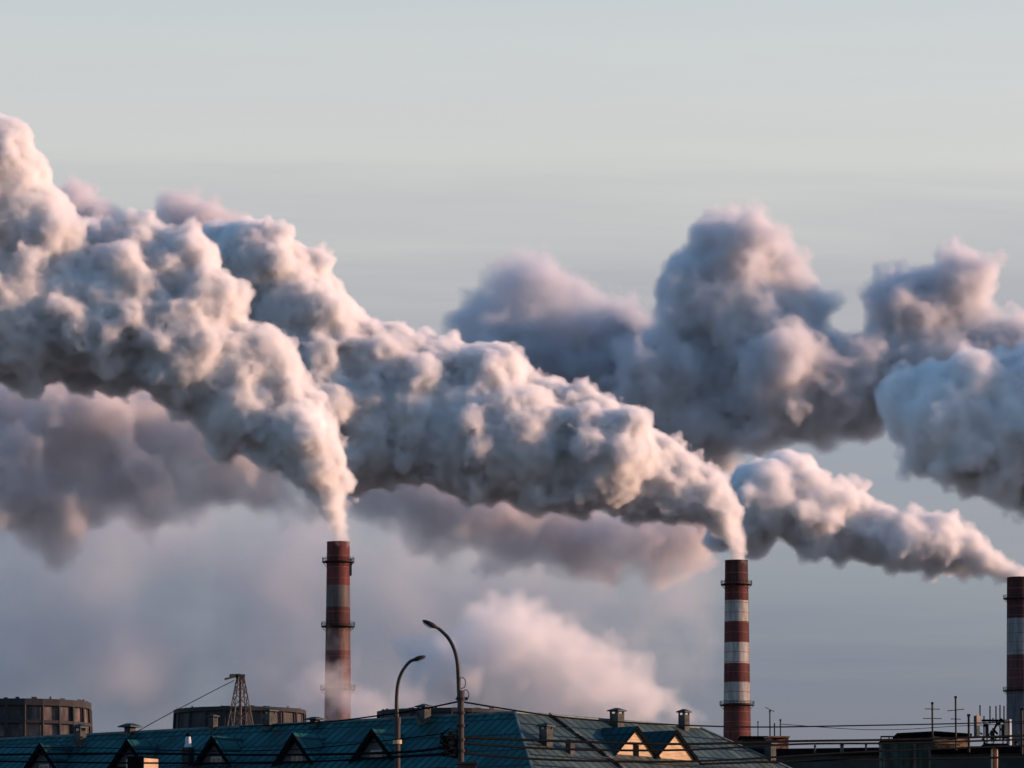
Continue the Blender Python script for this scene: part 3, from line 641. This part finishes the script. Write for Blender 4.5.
# ------------------------------------------------------------------ smoke
bmi = bmesh.new(); bmesh.ops.create_icosphere(bmi, subdivisions=3, radius=1); _me = bpy.data.meshes.new('puff'); bmi.to_mesh(_me); bmi.free()
SV = np.array([v.co[:] for v in _me.vertices]); SF = np.array([p.vertices[:] for p in _me.polygons])
def sphere_mesh(name, P_, R_):
    V = (P_[:, None, :] + SV[None] * R_[:, None, None]).reshape(-1, 3)
    Fc = (SF[None] + (np.arange(len(P_)) * len(SV))[:, None, None]).reshape(-1, 3)
    m = bpy.data.meshes.new(name); m.vertices.add(len(V)); m.vertices.foreach_set('co', V.ravel())
    m.loops.add(Fc.size); m.loops.foreach_set('vertex_index', Fc.ravel().astype(np.int32))
    m.polygons.add(len(Fc)); m.polygons.foreach_set('loop_start', np.arange(0, Fc.size, 3, dtype=np.int32)); m.polygons.foreach_set('loop_total', np.full(len(Fc), 3, dtype=np.int32))
    m.update(); return m
def gnode(g, t, **k):
    n = g.nodes.new(t)
    for a, b in k.items(): setattr(n, a, b)
    return n
def smoke_nodes(name, voxel, amps, scale, material, fog=None, grow=0, rag=None):
    """union of the puffs -> one skin, swollen into small round billows; with fog: that skin filled with vapour, thinning towards its edge"""
    g = bpy.data.node_groups.new(name, 'GeometryNodeTree'); ln = g.links.new
    g.interface.new_socket('Geometry', in_out='INPUT', socket_type='NodeSocketGeometry'); g.interface.new_socket('Geometry', in_out='OUTPUT', socket_type='NodeSocketGeometry')
    i = gnode(g, 'NodeGroupInput'); o = gnode(g, 'NodeGroupOutput')
    a = gnode(g, 'GeometryNodeMeshToVolume', resolution_mode='VOXEL_SIZE'); a.inputs['Voxel Size'].default_value = voxel; a.inputs['Interior Band Width'].default_value = voxel * 3; a.inputs['Density'].default_value = 1
    b = gnode(g, 'GeometryNodeVolumeToMesh', resolution_mode='GRID'); b.inputs['Threshold'].default_value = .25
    ln(i.outputs[0], a.inputs['Mesh']); ln(a.outputs[0], b.inputs[0]); last = b.outputs[0]
    if amps:
        sp_ = gnode(g, 'GeometryNodeSetPosition'); ln(last, sp_.inputs['Geometry']); nor = gnode(g, 'GeometryNodeInputNormal'); acc = None
        pos = gnode(g, 'GeometryNodeInputPosition')
        wn = gnode(g, 'ShaderNodeTexNoise'); wn.inputs['Scale'].default_value = scale * .9; wn.inputs['Detail'].default_value = 2
        wsub = gnode(g, 'ShaderNodeVectorMath', operation='MULTIPLY_ADD'); ln(wn.outputs['Color'], wsub.inputs[0]); wsub.inputs[1].default_value = (.9 / scale,) * 3; ln(pos.outputs[0], wsub.inputs[2])
        sc = scale
        for am in amps:
            v = gnode(g, 'ShaderNodeTexVoronoi', feature='F1'); v.inputs['Scale'].default_value = sc; ln(wsub.outputs[0], v.inputs['Vector'])
            sq = gnode(g, 'ShaderNodeMath', operation='POWER'); ln(v.outputs['Distance'], sq.inputs[0]); sq.inputs[1].default_value = 1.7
            mt = gnode(g, 'ShaderNodeMath', operation='MULTIPLY_ADD'); ln(sq.outputs[0], mt.inputs[0]); mt.inputs[1].default_value = -2.2 * am; mt.inputs[2].default_value = am * .8
            if acc: ln(acc, mt.inputs[2])
            acc = mt.outputs[0]; sc *= 2.1
        if rag:                                             # torn, uneven swelling at every size
            rn = gnode(g, 'ShaderNodeTexNoise'); rn.inputs['Scale'].default_value = rag[1]; rn.inputs['Detail'].default_value = 5; rn.inputs['Roughness'].default_value = .62
            rm = gnode(g, 'ShaderNodeMath', operation='MULTIPLY_ADD'); ln(rn.outputs['Fac'], rm.inputs[0]); rm.inputs[1].default_value = rag[0] * 4; rm.inputs[2].default_value = -rag[0] * 2
            r3 = gnode(g, 'ShaderNodeMath', operation='ADD'); ln(rm.outputs[0], r3.inputs[0])
            if grow:                                        # the small billows smooth out with the distance from the stack
                ps = gnode(g, 'ShaderNodeVectorMath', operation='LENGTH'); ln(pos.outputs[0], ps.inputs[0])
                w = gnode(g, 'ShaderNodeMapRange'); w.inputs['From Max'].default_value = grow; w.inputs['To Min'].default_value = 1; w.inputs['To Max'].default_value = .45; ln(ps.outputs['Value'], w.inputs['Value'])
                f2 = gnode(g, 'ShaderNodeMath', operation='MULTIPLY'); ln(acc, f2.inputs[0]); ln(w.outputs[0], f2.inputs[1]); acc = f2.outputs[0]
            ln(acc, r3.inputs[1]); acc = r3.outputs[0]
        vm = gnode(g, 'ShaderNodeVectorMath', operation='SCALE'); ln(nor.outputs[0], vm.inputs[0]); ln(acc, vm.inputs['Scale']); ln(vm.outputs[0], sp_.inputs['Offset']); last = sp_.outputs[0]
    if fog:
        m2 = gnode(g, 'GeometryNodeMeshToVolume', resolution_mode='VOXEL_SIZE'); m2.inputs['Voxel Size'].default_value = fog[0]; m2.inputs['Interior Band Width'].default_value = fog[1]; m2.inputs['Density'].default_value = 1
        ln(last, m2.inputs['Mesh']); last = m2.outputs[0]
    else:
        ss = gnode(g, 'GeometryNodeSetShadeSmooth'); ln(last, ss.inputs[0]); last = ss.outputs[0]
    sm = gnode(g, 'GeometryNodeSetMaterial'); sm.inputs['Material'].default_value = material; ln(last, sm.inputs[0]); ln(sm.outputs[0], o.inputs[0])
    return g
def vapour_mat(name, dens, alb, erode=0, nscale=.05, aniso=.15, det=2.0):
    m = bpy.data.materials.new(name); m.use_nodes = True; t = m.node_tree; t.nodes.clear(); L = t.links.new
    o = t.nodes.new('ShaderNodeOutputMaterial'); p = t.nodes.new('ShaderNodeVolumePrincipled'); L(p.outputs[0], o.inputs['Volume'])
    p.inputs['Color'].default_value = (*alb, 1); p.inputs['Anisotropy'].default_value = aniso
    if erode:
        p.inputs['Density Attribute'].default_value = ''
        at_ = t.nodes.new('ShaderNodeAttribute'); at_.attribute_name = 'density'
        g = t.nodes.new('ShaderNodeNewGeometry'); n = t.nodes.new('ShaderNodeTexNoise'); n.inputs['Scale'].default_value = nscale; n.inputs['Detail'].default_value = det; n.inputs['Roughness'].default_value = .6; L(g.outputs['Position'], n.inputs['Vector'])
        mr_ = t.nodes.new('ShaderNodeMapRange'); mr_.inputs['From Min'].default_value = .3; mr_.inputs['From Max'].default_value = .7; mr_.inputs['To Min'].default_value = 0; mr_.inputs['To Max'].default_value = erode; L(n.outputs['Fac'], mr_.inputs['Value'])
        s = t.nodes.new('ShaderNodeMath'); s.operation = 'SUBTRACT'; s.use_clamp = True; L(at_.outputs['Fac'], s.inputs[0]); L(mr_.outputs[0], s.inputs[1])
        k_ = t.nodes.new('ShaderNodeMath'); k_.operation = 'MULTIPLY'; k_.inputs[1].default_value = dens; L(s.outputs[0], k_.inputs[0]); L(k_.outputs[0], p.inputs['Density'])
    else:
        p.inputs['Density'].default_value = dens
    return m
def core_mat(name, alb):
    m = bpy.data.materials.new(name); m.use_nodes = True; p = m.node_tree.nodes['Principled BSDF']
    p.inputs['Base Color'].default_value = (*alb, 1); p.inputs['Roughness'].default_value = 1; p.inputs['Specular IOR Level'].default_value = 0
    return m
def plume(ctl, Y, seed, label, voxel=1.0, billow=(2.2, 1.0), bscale=1 / 12, band=5.0, dens=.5, alb=(.985, .985, .985), calb=.8, kids=(10, 7), frac=(.30, .55), erode=0, nscale=.05, core=True, fogvox=None, drift=0.0, aniso=.1, squash=.35, cat='smoke plume', minr=2.0, name='smoke_plume', grow=0, deep=.8, kind=None, rag=(1.6, .06), det=2.0):
    rng = np.random.default_rng(seed); k = mpp(Y)
    n = len(ctl); Ys = [Y + drift * (ctl[0][0] - x) * k + rng.uniform(-1, 1) * r * k * squash for x, y, r in ctl]
    P0 = np.array([at(x, y, yy) for (x, y, r), yy in zip(ctl, Ys)]); R0 = np.array([r * k for x, y, r in ctl]); R0 = R0 + np.minimum(band * .5, R0 * .4)
    base_loc = Vector(P0[0].tolist()); P0 = P0 - P0[0]
    r_ = empty(name, base_loc, label=label, cat=cat, group='steam and smoke plumes' if not kind else None, kind=kind)
    PP, RR = [P0 * 1.0], [R0 * .93]; lp, lr = P0, R0 * .93
    for nk in kids:
        cp, cr = [], []
        for p, r in zip(lp, lr):
            if r * frac[1] < minr: continue
            m = nk
            v = rng.normal(size=(m, 3)); v /= np.linalg.norm(v, axis=1)[:, None]
            f = rng.uniform(frac[0], frac[1], m)
            cp.append(p + v * (r * (1.06 - f * .55))[:, None] if False else p + v * (r * (1.10 - f * .6)).reshape(-1, 1)); cr.append(r * f)
        if not cp: break
        lp, lr = np.concatenate(cp), np.concatenate(cr); PP.append(lp); RR.append(lr)
    P_, R_ = np.concatenate(PP), np.concatenate(RR)
    if core:
        mg = band * (deep + erode * .5) + (sum(billow[1:]) * .8 + billow[0] * .3 if billow else 0) + (rag[0] * .9 if rag else 0)
        Rc = R_ - mg; ok = (R_ > 1.9 * mg)
        if ok.any():
            cme = sphere_mesh('dense_billows', P_[ok], Rc[ok]); co_ = bpy.data.objects.new('dense_billows', cme); C.objects.link(co_); co_.parent = r_
            mc = core_mat('dense steam', (calb,) * 3); cme.materials.append(mc)
            md = co_.modifiers.new('skin', 'NODES'); md.node_group = smoke_nodes('core skin', max(voxel * 1.3, 1.2), (billow[0],) if billow else None, bscale, mc, None, grow, rag)
    vme = sphere_mesh('vapour', P_, R_); vo = bpy.data.objects.new('vapour', vme); C.objects.link(vo); vo.parent = r_; vo['kind'] = 'stuff'
    vm = vapour_mat('vapour', dens, alb, erode, nscale, aniso, det); vme.materials.append(vm)
    md = vo.modifiers.new('fog', 'NODES'); md.node_group = smoke_nodes('vapour fog', voxel, billow, bscale, vm, (fogvox or voxel, band), grow, rag)
    return r_

P1 = [(338.5, 543, 11), (338.5, 536, 12), (337.5, 527, 14), (335, 515, 17), (330, 500, 23), (323, 481, 31), (314, 460, 38), (300, 436, 46), (278, 418, 52), (272, 368, 38), (258, 350, 32), (240, 408, 54), (218, 365, 62), (185, 355, 62), (204, 300, 44), (188, 262, 40),
      (150, 320, 68), (105, 315, 74), (132, 252, 40), (60, 310, 76), (62, 262, 52), (10, 318, 76), (22, 232, 64), (4, 180, 52), (0, 150, 40), (-60, 280, 100), (-60, 190, 80), (-150, 220, 120)]
P2 = [(736.5, 561, 11), (736, 554, 12), (735, 545, 14), (731, 530, 19), (721, 513, 27), (703, 500, 36), (676, 488, 44), (644, 474, 53), (606, 458, 60), (578, 420, 40), (558, 458, 62), (512, 440, 68), (545, 405, 32), (490, 382, 48), (466, 435, 70), (438, 380, 50), (412, 420, 72), (385, 372, 48),
      (365, 425, 72), (336, 352, 50), (312, 405, 78), (292, 312, 56), (252, 264, 52), (276, 288, 56), (225, 262, 48), (322, 338, 58), (242, 310, 62), (275, 370, 64), (205, 320, 60), (150, 300, 60), (90, 300, 60), (30, 300, 60)]
P3 = [(1019.5, 578, 12), (1014, 573, 11), (1008, 570, 12), (998, 566, 15), (982, 560, 20), (962, 551, 27), (936, 543, 35), (905, 542, 33), (875, 534, 36), (845, 524, 41), (812, 515, 43), (788, 487, 42), (765, 500, 46), (742, 512, 42)]
P3B = [(700, 530, 40), (655, 535, 48), (610, 535, 52), (565, 530, 56), (520, 518, 54), (475, 510, 58), (430, 495, 56), (385, 470, 46), (365, 485, 34), (330, 455, 44), (285, 450, 50), (230, 440, 58), (290, 485, 36), (175, 425, 60), (120, 415, 62), (150, 465, 58), (70, 415, 70), (90, 470, 60), (20, 430, 76), (20, 490, 62), (210, 480, 46), (-50, 450, 90),
       (560, 560, 34), (610, 566, 34), (660, 560, 34), (700, 560, 26), (500, 555, 34), (440, 540, 36), (160, 500, 46), (60, 510, 56), (250, 490, 40), (382, 498, 44), (330, 492, 36), (720, 545, 30)]
PR = [(1120, 440, 90), (1060, 430, 84), (1005, 428, 74), (955, 420, 64), (915, 408, 46), (935, 392, 38), (985, 395, 46), (1040, 385, 52), (985, 455, 46)]
PD = [(1040, 380, 60), (1030, 350, 44), (945, 372, 52), (1005, 358, 38), (978, 345, 44), (970, 272, 32), (955, 292, 40), (918, 312, 50), (896, 300, 36), (905, 355, 58), (860, 372, 52), (716, 250, 40), (745, 246, 40), (700, 274, 42), (772, 274, 40), (795, 308, 44), (740, 318, 72), (692, 305, 44), (830, 378, 60), (780, 378, 74), (720, 388, 72), (668, 372, 56),
      (668, 405, 54), (695, 418, 48), (745, 418, 42), (805, 405, 46), (855, 405, 44)]
PDL = [(640, 350, 44), (612, 340, 54), (575, 322, 50), (542, 286, 38), (510, 275, 30), (500, 305, 36), (475, 328, 36), (510, 350, 54), (560, 375, 56), (605, 385, 60), (650, 400, 48), (470, 372, 42)]
PE = [(238, 236, 24), (205, 226, 30), (180, 214, 28), (168, 245, 28), (135, 243, 32), (95, 226, 30), (76, 203, 25), (60, 235, 34)]
PF = [(700, 722, 12), (688, 719, 16), (674, 712, 21), (656, 703, 28), (634, 693, 36), (606, 680, 45), (570, 668, 50), (530, 655, 56), (490, 650, 58), (450, 664, 50), (600, 712, 36), (550, 706, 44), (490, 705, 48)]
plume(P1, 2400, 11, 'nearest white steam plume blowing left from the red stack beside the street lamps', voxel=.7, band=3.6, billow=(1.7, 1.15, .65, .3), bscale=1 / 11, grow=240, dens=.85, kids=(14, 7), frac=(.22, .46), minr=1.2, rag=(1.6, .05), erode=.3, nscale=.2, calb=.95)
plume(P2, 2700, 22, 'long white steam plume blowing left from the banded stack right of the sunlit gables', voxel=.75, band=3.9, billow=(1.7, 1.15, .65, .3), bscale=1 / 11, grow=280, dens=.8, kids=(14, 7), frac=(.22, .46), minr=1.2, rag=(1.7, .05), erode=.3, nscale=.19, calb=.95)
plume(P3, 3000, 13, 'small pinkish steam plume from the dark stack at the right edge', voxel=.9, band=4.5, billow=(1.6, .8), grow=160, dens=.55, kids=(12, 6), frac=(.25, .5), minr=1.5, rag=(2.2, .05), erode=.4, nscale=.12, calb=.9)
plume(PR, 3200, 15, 'blue grey smoke mass entering at the right edge, above the small plume', voxel=1.1, band=6, dens=.35, bscale=1 / 16, billow=(2.6, 1.2), kids=(13, 7), frac=(.22, .5), rag=(2.5, .04), erode=.4, nscale=.09, calb=.75)
plume(PD, 3800, 16, 'towering dark grey cloud of smoke with a peach lit top, highest at the right', voxel=1.5, band=9, dens=.25, bscale=1 / 26, billow=(3.5, 1.6), kids=(12, 7), frac=(.25, .52), rag=(5, .025), erode=.45, nscale=.06, calb=.55, alb=(.915, .92, .94))  # lowered albedo puts the cloud's own shading into its colour
plume(PDL, 3850, 21, 'thin dark grey smoke trailing left of the towering cloud', voxel=1.6, band=11, dens=.15, bscale=1 / 24, billow=(3.5, 1.8), kids=(12, 7), frac=(.25, .52), rag=(6, .028), erode=.6, nscale=.045, calb=.42, alb=(.86, .88, .92), det=4)  # darkened albedo stands in for the shadow of the towering cloud
plume(P3B, 3300, 14, 'brownish drifting smoke under the two big white plumes', voxel=1.5, band=14, dens=.17, alb=(.90, .87, .87), bscale=1 / 26, billow=(4, 2), rag=(8, .02), erode=.8, nscale=.03, calb=.5, deep=1.05, det=3.5)
plume(PE, 4300, 17, 'faint mauve puffs of smoke peeping over the plumes at the far left', voxel=1.8, band=9, dens=.15, alb=(.9, .88, .9), bscale=1 / 24, billow=(3, 1.5), rag=(4, .025), calb=.5)
plume(PF, 3500, 18, 'low soft pink plume rising behind the roof between the two stacks', voxel=1.6, band=8, dens=.085, bscale=1 / 24, billow=(4, 2), rag=(5, .03), erode=.6, nscale=.045, calb=.92, deep=1.7, det=4)
PV = [(20, 520, 90), (110, 550, 95), (200, 560, 90), (300, 570, 90), (390, 580, 85), (480, 580, 80), (570, 580, 70), (650, 590, 64), (120, 650, 110), (280, 670, 100), (420, 680, 90), (560, 660, 80), (680, 650, 60), (20, 640, 100)]
plume(PV, 4000, 19, 'thin grey smoke haze hanging low behind the stacks', voxel=5, band=36, dens=.027, alb=(.76, .80, .84), billow=(9, 4), bscale=1 / 40, rag=(14, .012), erode=.62, nscale=.018, det=5, core=False, name='smoke_haze', kind='stuff', kids=(6,))
PW = [(345, 705, 34), (338, 660, 30), (342, 630, 22), (330, 606, 14), (372, 712, 34), (300, 690, 30), (400, 700, 30)]
plume(PW, 2330, 20, 'thin veil of smoke drifting across the foot of the red stack', voxel=2, band=11, dens=.09, alb=(.94, .92, .93), billow=(3, 1.5), bscale=1 / 18, rag=(4, .05), erode=.75, nscale=.08, det=4, core=False, name='smoke_haze', kind='stuff', kids=(6,))
